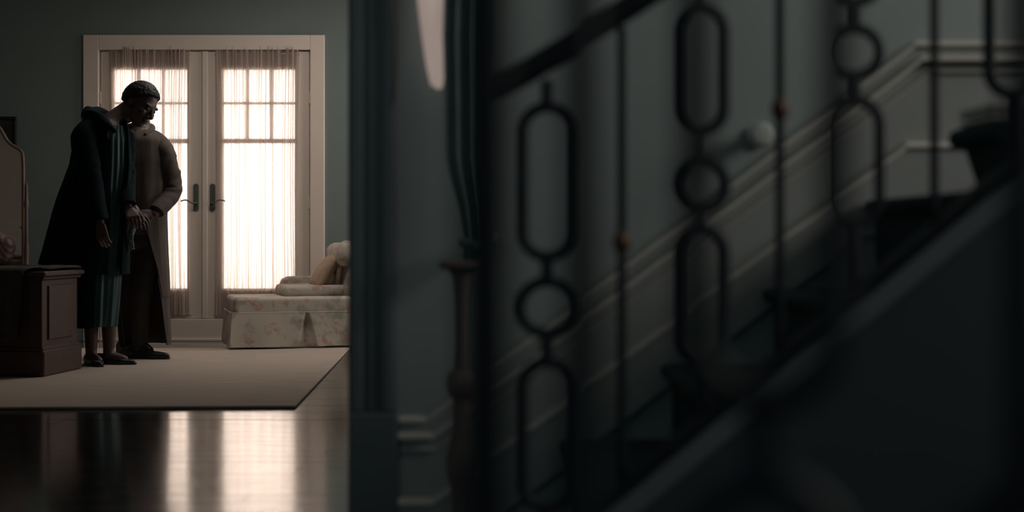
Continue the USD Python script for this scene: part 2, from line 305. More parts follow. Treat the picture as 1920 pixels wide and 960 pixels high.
def leaf(x0, x1, g0, g1, hx, hs, hinge_x):
    X0, X1, G0, G1 = (at(v, 0, YD)[0] for v in (x0, x1, g0, g1))
    L = obj('door_leaf', cat(box(X0, G0, yl0, yl1, z_leaf, z_top, 0.003), box(G1, X1, yl0, yl1, z_leaf, z_top, 0.003), box(G0, G1, yl0, yl1, z_leaf, zg0, 0.003), box(G0, G1, yl0, yl1, zg1, z_top, 0.003)), TRIM_WHITE, d1, False)
    zt, zm = at(0, 264, YD)[2], at(0, 193, YD)[2]
    w = (G1 - G0) / 3
    for k in (1, 2): obj('muntin', box(G0 + k*w - .010, G0 + k*w + .010, yl0 + .008, yl1 - .008, zt, zg1, .003), SASH, L, False)
    obj('muntin', box(G0, G1, yl0 + .008, yl1 - .008, zm - .009, zm + .009, .003), SASH, L, False)
    obj('muntin', box(G0, G1, yl0 + .004, yl1 - .004, zt - .017, zt + .017, .003), SASH, L, False)
    for k in range(3):
        for a, b in ((zt, zm), (zm, zg1)):
            obj('pane', box(G0 + k*w, G0 + (k+1)*w, yl0 + .019, yl0 + .023, a, b), GLASS, L, False)
    obj('pane', box(G0, G1, yl0 + .019, yl0 + .023, zg0, zt), GLASS, L, False)
    hX = at(hx, 0, YD)[0]; za, zb = at(0, 396, YD)[2], at(0, 344, YD)[2]; r = .0215
    pl = m3.Manifold.batch_hull([m3.Manifold.cylinder(.012, r, r - .004, 24).translate([0, q, 0]) for q in (za + r, zb - r)])
    pm = to_tm(pl); pm.apply_transform(frame([1,0,0],[0,0,1],[0,-1,0],[hX, yl0, 0])); pm.fix_normals()
    obj('handle_plate', pm, PLATE, L)
    zl = at(0, 381, YD)[2]
    obj('door_lever', tube(spline([(hX, yl0 - .01, zl), (hX, yl0 - .05, zl), (hX + hs*.02, yl0 - .055, zl), (hX + hs*.05, yl0 - .055, zl + .018), (hX + hs*.08, yl0 - .053, zl + .022), (hX + hs*.105, yl0 - .05, zl + .014)], 30), .0055, 10), PLATE, L)
    obj('keyhole', to_tm(ell((hX, yl0 - .013, za + .05), (.006, .004, .008), 14)), IRON, L)
    for z in (0.45, 1.05, 1.85):
        h = trimesh.creation.cylinder(.006, .09, sections=12); h.apply_translation([at(hinge_x, 0, YD)[0], yl0 - .004, z]); obj('hinge', h, TRIM_WHITE, L)
leaf(188.5, 378, 213, 350, 367, -1, 188)
leaf(379.5, 579.5, 418, 552, 398, 1, 580)
obj('astragal', cat(box(at(374, 0, YD)[0], at(384, 0, YD)[0], yl1 + .001, yl1 + .012, z_leaf, z_top), box(at(379, 0, YD)[0], at(389, 0, YD)[0], yl0 - .014, yl0 - .001, z_leaf, z_top, .003)), TRIM_WHITE, d1, False)

# sheer door curtains, gathered on a rod above and below the glass
def curtain(x0, x1, seed, label):
    X0, X1 = at(x0, 0, YD)[0], at(x1, 0, YD)[0]; nx = 420
    zt, zr, zb = at(0, 89, YD)[2], at(0, 101, YD)[2], at(0, 591, YD)[2]
    u = np.linspace(0, 1, nx); r = np.random.default_rng(seed)
    zs = np.r_[np.linspace(zt, zr, 5), np.linspace(zr, zb, 34)[1:]]
    ph = 2*np.pi*(u*13 + 1.3*meshkit.fbm(np.stack([u*7, u*0, u*0 + seed], 1), 3, seed)*2)
    ph2 = 2*np.pi*(u*41 + 1.1*meshkit.fbm(np.stack([u*9, u*0 + 3, u*0 + seed], 1), 3, seed + 5)*2)
    big = meshkit.noise(np.stack([u*6, u*0, u*0 + seed], 1), seed + 9)
    V = []
    for z in zs:
        k = (z - zb) / (zr - zb); edge = abs(2*min(max(k, 0), 1) - 1)**3
        body = (0.0030 + 0.016*big**2.5) * (0.5 + 0.5*edge)
        yy = body*np.sin(ph + 0.7*math.sin(3*k)) + (0.0010 + 0.004*edge)*np.sin(ph2)
        pinch = 1 - 0.028*math.sin(math.pi*min(max(k, 0), 1))
        dx = 0.004*np.sin(ph*0.5 + 2*k)
        zz = np.full(nx, z)
        if z > zr + 1e-6:
            f = (z - zr) / (zt - zr); yy = yy + 0.006*f*np.sin(ph2*0.7); zz = zz + 0.008*f*np.sin(ph*0.8 + seed)
        c = (X0 + X1)/2
        V.append(np.stack([c + (X0 + (X1 - X0)*u - c)*pinch + dx, np.full(nx, yl0 - .022) + yy, zz], 1))
    V = np.vstack(V); n = len(zs); i, q = np.meshgrid(np.arange(n - 1), np.arange(nx - 1), indexing='ij'); a = (i*nx + q).ravel()
    Fc = np.vstack([np.stack([a, a + nx, a + nx + 1], 1), np.stack([a, a + nx + 1, a + 1], 1)])
    t = thing('sheer_curtain', label, 'curtain', 'sheer curtains on the french doors')
    obj('voile', (V, Fc), SHEER, t, True)
    for z in (zr, zb + .012):
        rd = trimesh.creation.cylinder(.004, X1 - X0 + .02, sections=10); rd.apply_transform(trimesh.transformations.rotation_matrix(np.pi/2, [0, 1, 0])); rd.apply_translation([(X0+X1)/2, yl0 - .010, z])
        obj('curtain_rod', rd, TRIM_WHITE, t)
curtain(207, 356, 3, 'sheer cream curtain on the french door leaf partly hidden behind the two people')
curtain(404, 559, 8, 'sheer glowing curtain on the unobstructed french door leaf above the chaise')

# hall doorway casing with its plinth block
t1 = thing('trim_1', kind=S)
c0, c1 = OPEN_R, at(744, 0, YW)[0]; w = c1 - c0; zp = at(0, 771, YW)[2]
obj('casing', cat(box(c0, c1, YW - .018, YW, zp, OPEN_T + .12, .003), box(c0 + .004, c0 + w*.30, YW - .03, YW - .017, zp, OPEN_T + .12, .005), box(c1 - w*.30, c1 - .004, YW - .034, YW - .017, zp, OPEN_T + .12, .006), box(c0 + w*.42, c0 + w*.58, YW - .025, YW - .017, zp, OPEN_T + .12, .003)), CASING, t1, False)
obj('plinth_block', box(c0, c1 + .004, YW - .045, YW, 0, zp, .006), CASING, t1, False)
obj('jamb', box(OPEN_R - .004, OPEN_R + .006, YW - .005, YB + .022, 0, OPEN_T), CASING, t1, False)
obj('casing', box(OPEN_L - w, OPEN_L, YW - .03, YW, 0, OPEN_T + .12, .006), CASING, t1, False)

# baseboard that climbs the wall with the stairs
bs = thing('baseboard_stair', kind=S)
def wl(pts): return [(at(x, yy, YW)[0], at(x, yy, YW)[2]) for x, yy in pts]
xe = 3400
up = wl([(748, 780), (800, 780), (1715, 77), (xe, 77)]); lo = wl([(748, 808), (813, 808), (1725, 104), (xe, 104)])
thin = wl([(748, 838), (818, 838), (1742, 132), (xe, 132)]); shoe = wl([(748, 930), (812, 930), (1695, 265), (xe, 265)])
def moulding(pl, h, d, bevel):
    """strip with a sloping top along a polyline of the wall"""
    P = np.array(pl); prof = [(0, 0), (d, -bevel), (d, -h), (0, -h)]; V = []
    for x, z in P:
        for yy, dz in prof: V.append((x, YW - yy, z + dz))
    Fc = []
    for i in range(len(P) - 1):
        for q in range(4):
            a, b = i*4 + q, i*4 + (q+1) % 4; Fc += [[a, b, b + 4], [a, b + 4, a + 4]]
    n = len(V); Fc += [[0, 2, 1], [0, 3, 2], [n-4, n-3, n-2], [n-4, n-2, n-1]]
    t = trimesh.Trimesh(np.array(V), np.array(Fc), process=False); t.fix_normals(); return t
obj('upper_bead', moulding(up, .014, .020, .006), HIGHLIGHT_TRIM, bs, False)
obj('lower_bead', moulding(lo, .016, .034, .008), HIGHLIGHT_TRIM, bs, False)
obj('thin_bead', moulding(thin, .006, .020, .003), HIGHLIGHT_TRIM, bs, False)
obj('base_panel', prism_y([(x, z - .003) for x, z in up] + [(x, z - .02) for x, z in reversed(shoe)], YW - .010, YW), HALL_TRIM, bs, False)
obj('shoe_bead', moulding(shoe, .018, .040, .010), HIGHLIGHT_TRIM, bs, False)
obj('wall_stringer', cat(prism_y([(x, z - .019) for x, z in shoe] + [(shoe[-1][0], .80), (.88, .80), (-.15, 0.0), (shoe[0][0], 0.0)], YW - .032, YW)), HALL_TRIM, bs, False)

# ------------------------------------------------------------------ stairs
XS, YN = 3.30, 2.86                       # right end of the landing, near side of the steps
st = thing('staircase', 'dark carpeted staircase climbing along the panelled wall to a landing', 'staircase')
RUN, RISE, X0, Z0 = .256, .19, .372, .478
yf = YW - .034
for i in range(-1, 2):
    x, z = X0 + RUN*i, Z0 + RISE*i
    nose = m3.Manifold.batch_hull([m3.Manifold.cylinder(yf - YN, .016, .016, 16).rotate([-90, 0, 0]).translate([x + .016, YN, z - .016]), m3.Manifold.cylinder(yf - YN, .016, .016, 16).rotate([-90, 0, 0]).translate([x + RUN + .03, YN, z - .016])])
    obj('tread', to_tm(nose), STAIR_DARK, st)
    obj('riser', box(x + .030, x + RUN + .028, YN, yf, z - RISE if i > -1 else 0, z - .031, .003), STAIR_DARK, st, False)
zl = Z0 + RISE*2 + .03; xl = X0 + RUN*2
obj('landing', cat(box(xl, XS, YN, yf, zl - .032, zl, .008), box(xl + .03, XS, YN, yf, 0, zl - .031)), STAIR_DARK, st, False)
# far balustrade, Y = 2.80
YR = 2.80
def rl(px, py): p = at(px, py, YR); return p[0], p[2]
sl = lambda px: 930 + (1150 - px)*.8267   # line of the string in the plane of the rail
pa, pb = 880, 3000
obj('outer_string', cat(prism_y([rl(pa, sl(pa) + 14), rl(pb, sl(pb) + 14), rl(pb, sl(pb) + 62), rl(pa, sl(pa) + 62)], YR - .035, YR + .03)), LIT_STRING, st, False)
pz = [rl(pa, sl(pa) + 60), rl(pb, sl(pb) + 60)]
xf = (pz[0][0] + pz[0][1] / ((pz[1][1] - pz[0][1]) / (pz[1][0] - pz[0][0])) * -1)
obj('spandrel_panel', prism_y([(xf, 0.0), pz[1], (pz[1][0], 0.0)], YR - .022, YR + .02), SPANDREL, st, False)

rg = thing('stair_railing', 'black wrought-iron stair railing with loop balusters on the far stair string', 'railing')
obj('shoe_rail', prism_y([rl(pa, sl(pa) - 18), rl(pb, sl(pb) - 18), rl(pb, sl(pb) + 13), rl(pa, sl(pa) + 13)], YR - .022, YR + .022), IRON, rg, False)
hp = [rl(*q) for q in ((912, 172), (935, 164), (962, 150), (1005, 124), (1060, 90), (1130, 44), (1215, -10), (1400, -160), (1800, -490), (2500, -1070))]
hp = spline([(x, YR, z) for x, z in hp], 70)
obj('handrail', tube(hp, .0235, 18, squash=(1, 1.25, 1)), RAIL_WOOD, rg)
def stadium(cx, z0, z1, hw, Y, n=16):
    pts = [(cx + hw*math.cos(a), Y, z1 - hw + hw*math.sin(a)) for a in np.linspace(0, np.pi, n)]
    for k in np.linspace(0, 1, 6)[1:-1]: pts.append((cx - hw, Y, z1 - hw + (z0 + hw - z1 + hw)*k))
    pts += [(cx + hw*math.cos(a), Y, z0 + hw + hw*math.sin(a)) for a in np.linspace(np.pi, 2*np.pi, n)]
    for k in np.linspace(0, 1, 6)[1:-1]: pts.append((cx + hw, Y, z0 + hw + (z1 - hw - z0 - hw)*k))
    return np.array(pts)
def ringpath(cx, cz, r, Y, n=28): return np.array([(cx + r*math.cos(a), Y, cz + r*math.sin(a)) for a in np.arange(n)/n*2*np.pi])
def stub(parent, cx, Y, z0, z1, r, m=IRON, name='link'):
    c = trimesh.creation.cylinder(r, abs(z1 - z0), sections=14); c.apply_translation([cx, Y, (z0 + z1)/2]); return obj(name, c, m, parent)
RT = .0105
def panel(parent, cx, Y, loops, circles, stubs, k=1.0):
    """a loop baluster: long loops and circles (outer top and bottom heights) joined by short links"""
    b = tag(UsdGeom.Xform.Define(stage, numbered(str(parent.GetPath()) + '/loop_baluster')).GetPrim())
    for a, c in loops: obj('long_loop', tube(stadium(cx, c + RT*k, a - RT*k, .0545*k - RT*k, Y), RT*k, 12, True), IRON, b)
    for a, c in circles: obj('circle', tube(ringpath(cx, (a + c)/2, abs(a - c)/2 - RT*k, Y), RT*k, 12, True), IRON, b)
    for a, c in stubs: stub(b, cx, Y, c, a, RT*1.05*k)
def rods(parent, cx, Y, z0, z1, zc, r):
    b = stub(parent, cx, Y, z0, z1, r, IRON, 'rod_baluster')
    c = lathe([(0, -.020), (r, -.020), (r + .006, -.010), (.0165, -.004), (.0165, .006), (r + .005, .012), (r, .020), (0, .020)], 20); c.apply_translation([cx, Y, zc])
    obj('collar', c, BEAD, b)
zz = lambda v: at(0, v, YR)[2]
hr = lambda px: sl(px) - 878 + 12
for px, L, C, T in ((1025, [(190, 492), (668, 962)], [(517, 636)], [(150, 194), (488, 520), (632, 672), (958, sl(1025))]),
                    (1315, [(3, 257), (418, 690)], [(288, 402)], [(-78, 6), (253, 292), (398, 422), (686, sl(1315))]),
                    (1605, [(-276, 15), (178, 428)], [(43, 152)], [(-320, -272), (11, 47), (148, 182), (424, sl(1605))]),
                    (1897, [(-70, 188)], [(-226, -112)], [(-560, -222), (-116, -66), (184, sl(1897))]),
                    (2188, [(-330, -60)], [(-480, -366)], [(-800, -476), (-370, -326), (-64, sl(2188))])):
    panel(rg, at(px, 0, YR)[0], YR, [(zz(a), zz(b)) for a, b in L], [(zz(a), zz(b)) for a, b in C], [(zz(a), zz(b)) for a, b in T])
for px, cy in ((1166, 455), (1462, 205), (1752, -38), (2043, -280)):
    rods(rg, at(px, 0, YR)[0], YR, zz(sl(px)), zz(hr(px)), zz(cy), .0088)
nx = at(911, 0, YR)[0]; nz_ = at(0, 172, YR)[2]
obj('newel_post', cat(box(nx - .016, nx + .016, YR - .016, YR + .016, .02, nz_ + .005, .004), box(nx - .032, nx + .032, YR - .032, YR + .032, 0, .05, .006)), IRON, rg, False)
# near balustrade, Y = 0.93
YN2 = 0.93
ng = thing('stair_railing', 'nearest iron railing, blurred into dark bands across the stair, with one large loop', 'railing')
zn = lambda x: .627 + (x - .28)*.83
obj('shoe_rail', prism_y([(-.05, zn(-.05)), (.9, zn(.9)), (.9, zn(.9) - .03), (-.05, zn(-.05) - .03)], YN2 - .015, YN2 + .015), IRON, ng, False)
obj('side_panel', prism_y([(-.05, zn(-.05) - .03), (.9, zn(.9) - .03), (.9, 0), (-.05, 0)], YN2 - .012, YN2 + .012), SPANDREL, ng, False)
hn = [(x, YN2, zn(x) + .86) for x in np.linspace(-.06, .9, 12)]
obj('handrail', tube(hn, .022, 16), RAIL_WOOD, ng)
cx = .1575
panel(ng, cx, YN2, [(1.06, .687)], [(.655, .54)], [(1.36, 1.055), (.69, .652), (.543, zn(cx))])
for x, r in ((-.017, .0150), (.043, .0105), (.318, .0115)):
    stub(ng, x, YN2, zn(x) - .01, zn(x) + .86, r, IRON, 'rod_baluster')

# second flight leaving the landing, and the iron newel at the foot of the far rail
uf = thing('bullnose_step', 'dark rounded starting step on the landing, topped by thin pale mouldings', 'step')
Y2 = 3.02
p = at(1778, 243, Y2 + .3)
nose = m3.Manifold.batch_hull([m3.Manifold.cylinder(.30, .022, .022, 16).rotate([-90, 0, 0]).translate([p[0] + .022, Y2 - .0, p[2] - .022]), m3.Manifold.cylinder(.30, .022, .022, 16).rotate([-90, 0, 0]).translate([p[0] + .40, Y2 - .0, p[2] - .022])])
obj('tread', to_tm(nose), STAIR_DARK, uf)
obj('riser', prism_y([(p[0] + .03, p[2] - .043), (p[0] + .065, zl), (p[0] + .42, zl), (p[0] + .42, p[2] - .043)], Y2 + .02, Y2 + .28), STAIR_DARK, uf, False)
obj('upper_block', prism_y([(p[0] + .075, p[2]), (p[0] + .12, p[2] + .035), (p[0] + .19, p[2] + .045), (p[0] + .40, p[2] + .05), (p[0] + .40, p[2])], Y2 + .01, Y2 + .27), STAIR_DARK, uf, False)
for dz, x1 in ((.006, .062), (.022, .070), (.032, .12)):
    obj('pale_moulding', box(p[0] + .012, p[0] + x1, Y2 + .04, Y2 + .26, p[2] + dz - .005, p[2] + dz + .005, .002), HIGHLIGHT_TRIM, uf, False)

# round fitting on the stair wall
kc = at(1422, 255, YW)
k = lathe([(0, 0), (.030, 0), (.030, .012), (.014, .018), (.014, .034), (.026, .042), (.030, .056), (.024, .068), (0, .072)], 28); k.apply_transform(frame([1,0,0],[0,0,1],[0,-1,0], kc)); k.fix_normals()
tag(obj('wall_rosette', k, KNOB), 'small round pale fitting sticking out of the stair wall above the diagonal moulding', 'wall fitting')

# glowing sliver added for a bright reflection, hall drape and pedestal by the doorway
wlg = thing('bright_sliver', 'tapering pale pink glowing sliver added for a bright reflection beside the doorway', 'sliver')
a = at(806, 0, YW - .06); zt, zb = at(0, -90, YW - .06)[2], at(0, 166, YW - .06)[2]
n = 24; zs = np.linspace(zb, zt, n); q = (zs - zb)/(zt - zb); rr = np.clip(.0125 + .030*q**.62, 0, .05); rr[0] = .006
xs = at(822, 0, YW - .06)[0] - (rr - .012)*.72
obj('glowing_taper', tube(np.stack([xs, np.full(n, YW - .06), zs], 1), rr, 24), GLOW, wlg)
obj('sliver_bracket', cat(box(xs[-1] - .03, xs[-1] + .03, YW - .02, YW, zt - .02, zt + .12, .006), tube([(xs[-1], YW - .01, zt + .05), (xs[-1], YW - .06, zt + .05), (xs[-1], YW - .06, zt - .002)], .008, 10)), BEAD, wlg)
dr = thing('drape', 'dark teal drape hanging against the hall wall behind the glowing sliver', 'drape')
n, Yq = 90, YW - .10
u = np.linspace(0, 1, n); V = []
zk = [(4.4, 836, 935), (1.6, 836, 935), (1.3, 830, 932), (.98, 836, 930), (.87, 858, 926), (.79, 868, 922), (.74, 864, 924)]
lev = [(z, a, b) for z, a, b in zk]
Zs = np.linspace(.74, 2.4, 40)
A_ = np.interp(Zs, [k[0] for k in lev[::-1]], [k[1] for k in lev[::-1]]); B_ = np.interp(Zs, [k[0] for k in lev[::-1]], [k[2] for k in lev[::-1]])
for z, a, b in zip(Zs, A_, B_):
    x0, x1 = at(a, 0, Yq)[0], at(b, 0, Yq)[0]
    V.append(np.stack([x0 + (x1 - x0)*u, Yq + .004*np.sin(u*2*np.pi*4 + .6*math.sin(3*z)) + .0008*np.sin(u*2*np.pi*13), np.full(n, z)], 1))
V = np.vstack(V); V2 = V + [0, .006, 0]; N = len(V); i, q = np.meshgrid(np.arange(39), np.arange(n - 1), indexing='ij'); a = (i*n + q).ravel()
Fc = np.vstack([np.stack([a, a + 1, a + n + 1], 1), np.stack([a, a + n + 1, a + n], 1)]); Fb = Fc[:, ::-1] + N
rim = []
for i in range(39):
    for q in (0, n - 1): rim += [[i*n+q, (i+1)*n+q, N+(i+1)*n+q], [i*n+q, N+(i+1)*n+q, N+i*n+q]]
obj('drape_cloth', (np.vstack([V, V2]), np.vstack([Fc, Fb, np.array(rim)])), DRAPE, dr, True)
hx = at(885, 0, Yq)[0]
rd = trimesh.creation.cylinder(.012, .30, sections=14); rd.apply_transform(trimesh.transformations.rotation_matrix(np.pi/2, [0, 1, 0])); rd.apply_translation([hx, Yq, 2.42]); obj('curtain_rod', rd, BEAD, dr)
obj('tieback', tube([(at(862, 0, Yq)[0], Yq - .03, .785), (hx, Yq - .045, .775), (at(928, 0, Yq)[0], Yq - .03, .785), (at(930, 0, Yq)[0], Yq + .06, .80)], .012, 10), DRAPE, dr)
pd = thing('pedestal_stand', 'slim reddish turned wood pedestal stand below the hall drape', 'stand')
Yp = 3.60; pc = at(862, 0, Yp)
def pz_(v): return at(0, v, Yp)[2]
def turned(pr, name, m=REDWOOD):
    t = lathe(pr, 32); t.apply_translation([pc[0], Yp, 0]); obj(name, t, m, pd)
turned([(0, pz_(506)), (.04, pz_(506)), (.052, pz_(500)), (.052, pz_(494)), (.046, pz_(489)), (0, pz_(489))], 'top')
turned([(0, pz_(692)), (.016, pz_(692)), (.013, pz_(640)), (.015, pz_(560)), (.019, pz_(520)), (.030, pz_(506)), (0, pz_(506))], 'column')
turned([(0, pz_(748)), (.020, pz_(748)), (.030, pz_(738)), (.034, pz_(722)), (.033, pz_(706)), (.022, pz_(694)), (0, pz_(692))], 'knop')
turned([(0, 0), (.075, 0), (.075, .015), (.06, .03), (.035, .06), (.022, .11), (.02, .17), (.030, .22), (.034, .26), (.026, .30), (.018, .33), (.018, pz_(748)), (0, pz_(748))], 'base')
# ------------------------------------------------------------------ bedroom furniture
rug = rbox(3.45, 3.62, .013, .006, 10)
ra = math.atan2(.153, 3.68); rug.apply_transform(trimesh.transformations.rotation_matrix(ra*.9, [0, 0, 1])); 
rc = at(546, 770, 6.83)
rug.apply_translation([rc[0] - 3.45/2 - .06, 6.84 + 3.62/2 - .0, .0075])
tag(obj('rug', rug, RUG), 'large beige woven rug on the dark polished bedroom floor', 'rug')

# blanket chest at the left edge
bc = thing('blanket_chest', 'dark reddish wooden blanket chest at the left edge beside the people', 'chest')
cf = at(82, 712, 8.30); ex = unit([1, -.11, 0]); ey = unit([.11, 1, 0]); TC = frame(-ex, ey, [0, 0, 1], [cf[0], 8.30, 0.014]); TC[:3, 0] *= -1; TC2 = frame(ex, ey, [0, 0, 1], [cf[0], 8.30, .014])
def cbox(x0, x1, y0, y1, z0, z1, b=.004):
    m = box(x0, x1, y0, y1, z0, z1, b); m.apply_transform(TC2); return m
CW, CD, CH = 1.25, .54, .575
obj('body', cbox(-CW + .02, -.022, .022, CD - .02, .1, CH - .035), CHEST_WOOD, bc, False)
obj('plinth', cat(cbox(-CW, 0, 0, CD, 0, .145, .008), cbox(-CW + .01, -.01, .01, CD - .01, .14, .165, .006)), CHEST_WOOD, bc, False)
obj('lid', cat(cbox(-CW - .012, .012, -.012, CD + .012, CH - .018, CH + .012, .008), cbox(-CW + .004, -.004, .004, CD - .004, CH - .036, CH - .017, .006)), CHEST_WOOD, bc, False)
for x0, x1 in ((-.095, -.016), (-.62, -.54)):
    obj('pilaster', cbox(x0, x1, .012, .03, .165, CH - .036, .003), CHEST_WOOD, bc, False)
obj('side_panel', cbox(-.023, -.012, .10, CD - .10, .20, CH - .07, .004), CHEST_WOOD, bc, False)
# throw folded over the chest
nx_, pth = 60, [(.52, CH + .030), (.40, CH + .034), (.2, CH + .032), (.06, CH + .030), (.0, CH + .028), (-.030, CH + .012), (-.034, CH - .06), (-.036, CH - .2), (-.040, CH - .38)]
pp = spline([(a, b, 0) for a, b in pth], 50)[:, :2]
u = np.linspace(0, 1, nx_); V = []
for lay in (0, 1):
    for j, (yy, z) in enumerate(pp):
        f = j / 49; xr = np.interp(f, [0, .45, .6, 1], [.0, -.01, -.105, -.135]); xx = -1.1 + (xr + 1.1)*u
        wv = .006*np.sin(u*2*np.pi*6 + 2*f) + .004*np.sin(u*2*np.pi*17)
        if f < .5: V.append(np.stack([xx, np.full(nx_, yy), z + np.abs(wv) - lay*.012], 1))
        else: V.append(np.stack([xx, yy - np.abs(wv)*2 + lay*.010, np.full(nx_, z) + .01*np.sin(u*9)*f], 1))
V = np.vstack(V); N = 50*nx_; Fc = []
for j in range(49):
    for q in range(nx_ - 1):
        a = j*nx_ + q; Fc += [[a, a + nx_, a + nx_ + 1], [a, a + nx_ + 1, a + 1], [N + a, N + a + nx_ + 1, N + a + nx_], [N + a, N + a + 1, N + a + nx_ + 1]]
    for q in (0, nx_ - 1): a = j*nx_ + q; Fc += [[a, a + nx_, N + a + nx_], [a, N + a + nx_, N + a]]
for q in range(nx_ - 1):
    for j in (0, 49): a = j*nx_ + q; Fc += [[a, a + 1, N + a + 1], [a, N + a + 1, N + a]]
th = trimesh.Trimesh(V, np.array(Fc), process=False); th.fix_normals(); th.apply_transform(TC2)
tag(obj('throw_blanket', th, THROW, None, True), 'brown-grey wool throw spread over the chest lid and hanging down its front', 'blanket')
pc1 = rbox(.34, .13, .19, .05, 20); pc1 = pc1.subdivide().subdivide()
pc1.vertices[:, 2] *= 1 - .9*(np.abs(pc1.vertices[:, 0])/.17)**3*.35
pc1.apply_transform(trimesh.transformations.rotation_matrix(.25, [0, 1, 0])); b_ = pc1.bounds; pq = at(28, 480, 8.72)
pc1.apply_translation([pq[0] - b_[1][0], 8.72, .014 + CH + .043 - b_[0][2]])
cu = thing('cushion', 'pink striped cushion lying on the throw at the left edge', 'cushion'); obj('cover', pc1, STRIPE, cu, 60)

# cheval mirror
cm = thing('cheval_mirror', 'tall standing mirror with an arched dark wood frame at the left edge', 'mirror')
Ym = 10.85; sm = F / Ym
half = [(0, 222), (-18, 223), (-33, 230), (-43, 240), (-50, 252), (-58, 265), (-69, 274), (-79, 280), (-84, 292), (-85, 330), (-85, 560)]
outl = [(x, v) for x, v in half] + [(-x - 0.0 - 0, v) for x, v in half[::-1]]
_h = spline([(x, v, 0) for x, v in half[:9]], 40)[:, :2]; half_fine = [tuple(q) for q in _h] + [(-85, 310), (-85.3, 400), (-85.3, 500), (-84, 560), (-60, 566), (0, 566)]
cxm = at(-45, 0, Ym)[0]
pm = np.array([(-(x)/sm, 0, CAM_H - (v - HOR)/sm) for x, v in half_fine])          # right half
pm = pm[:-1] if False else pm; pl_ = pm.copy(); pl_[:, 0] *= -1
outline = np.vstack([pl_[::-1][1:], pm[1:]]); 
ang = math.radians(34)
TM = frame([math.cos(ang), -math.sin(ang)*0 + math.sin(ang)*.0, 0], [0, 1, 0], [0, 0, 1], [0, 0, 0])
rotm = trimesh.transformations.rotation_matrix(math.radians(10), [0, 0, 1]); 
def mplace(t):
    t = t.copy(); t.apply_translation([0, 0, 0]); t.apply_transform(rotm); t.apply_translation([cxm + .0, Ym, 0]); return t
obj('frame', mplace(tube(np.vstack([outline, ]), .013, 12, True)), GOLDWOOD, cm)
gl = prism_y([(x, z) for x, _, z in outline], -.004, .004); obj('mirror_glass', mplace(gl), MIRROR, cm, False)
for sx in (-1, 1):
    X = sx*.352
    pr = [(0, .0), (.02, .0), (.02, .28), (.016, .32), (.013, .5), (.018, .70), (.013, .74), (.012, 1.0), (.019, 1.03), (.013, 1.06), (.010, 1.13), (.012, 1.16), (.004, 1.19), (0, 1.19)]
    t = lathe(pr, 18); t.apply_translation([X, 0, .0]); obj('post', mplace(t), GOLDWOOD, cm)
    obj('foot', mplace(tube(spline([(X, -.26, .02), (X, -.15, .05), (X, 0, .14), (X, .15, .05), (X, .26, .02)], 24), .019, 12)), GOLDWOOD, cm)
    c = trimesh.creation.cylinder(.008, .05, sections=12); c.apply_transform(trimesh.transformations.rotation_matrix(np.pi/2, [0, 1, 0])); c.apply_translation([sx*.335, 0, .86]); obj('pivot', mplace(c), BEAD, cm)
c = trimesh.creation.cylinder(.014, .70, sections=12); c.apply_transform(trimesh.transformations.rotation_matrix(np.pi/2, [0, 1, 0])); c.apply_translation([0, 0, .20]); obj('stretcher', mplace(c), GOLDWOOD, cm)

pf = thing('shadow_panel', 'small dark framed panel added in place of a shadow on the wall above the standing mirror', 'shadow_panel')  # dark framed panel standing in for a shadow behind the mirror
pa_, pb_ = at(32, 219, YD), at(-70, 275, YD)
obj('dark_panel', box(pb_[0] + .02, pa_[0] - .02, YD - .014, YD - .002, pb_[2] + .02, pa_[2] - .02), SHADOW_DARK, pf, False)
fx0, fx1, fz0, fz1 = pb_[0], pa_[0], pb_[2], pa_[2]
obj('frame', cat(box(fx0, fx1, YD - .025, YD, fz1 - .025, fz1, .004), box(fx0, fx1, YD - .025, YD, fz0, fz0 + .025, .004), box(fx0, fx0 + .025, YD - .025, YD, fz0 + .025, fz1 - .025, .004), box(fx1 - .025, fx1, YD - .025, YD, fz0 + .025, fz1 - .025, .004)), RAIL_WOOD, pf, False)

# chaise longue
A = at(436, 660, 10.30); th_ = math.radians(16); e1 = np.array([math.cos(th_), math.sin(th_), 0]); e2 = np.array([-math.sin(th_), math.cos(th_), 0])
TCH = frame(e1, e2, [0, 0, 1], [A[0], 10.30, .014])
def ch(t): t = t.copy(); t.apply_transform(TCH); return t
cs = thing('chaise_longue', 'cream floral slipcovered chaise longue in front of the french doors', 'chaise longue')
CL, CWd = 1.06, .62
bx = rbox(CL - .02, CWd - .02, .15, .028, 20); bx.apply_translation([CL/2, CWd/2, .285]); bx = bx.subdivide().subdivide()
obj('upholstered_base', ch(bx), FLORAL, cs, 50)
# skirt ring with kick pleats
per = []; nn = 130
def rect_ring(z, fl_, pleat):
    pts = []
    a, b, c, d = -fl_, CL + fl_, -fl_, CWd + fl_
    for t in np.linspace(0, 1, nn, endpoint=False): pts.append((a + (b - a)*t, c, t*CL, 0))
    for t in np.linspace(0, 1, 60, endpoint=False): pts.append((b, c + (d - c)*t, t, 1))
    for t in np.linspace(0, 1, nn, endpoint=False): pts.append((b + (a - b)*t, d, t, 2))
    for t in np.linspace(0, 1, 60, endpoint=False): pts.append((a, d + (c - d)*t, t, 3))
    out = []
    for x, yy, t, s in pts:
        if s == 0:
            wd = .012 + .055*pleat
            for cpl in (.515,):
                q = abs(t - cpl)/wd
                if q < 1: yy += .045*(1 - q)**.7*min(1, pleat*3 + .2)
            yy += .006*pleat*math.sin(t*19)
        if s == 3: x += .005*pleat*math.sin(t*15)
        out.append((x, yy, z))
    return np.array(out)
rings = [rect_ring(.25 - .235*k, .004 + .016*k, k) for k in np.linspace(0, 1, 14)]
rin = [r_ * np.array([1, 1, 1]) for r_ in rings]; n = len(rings[0]); cen = np.array([CL/2, CWd/2, 0])
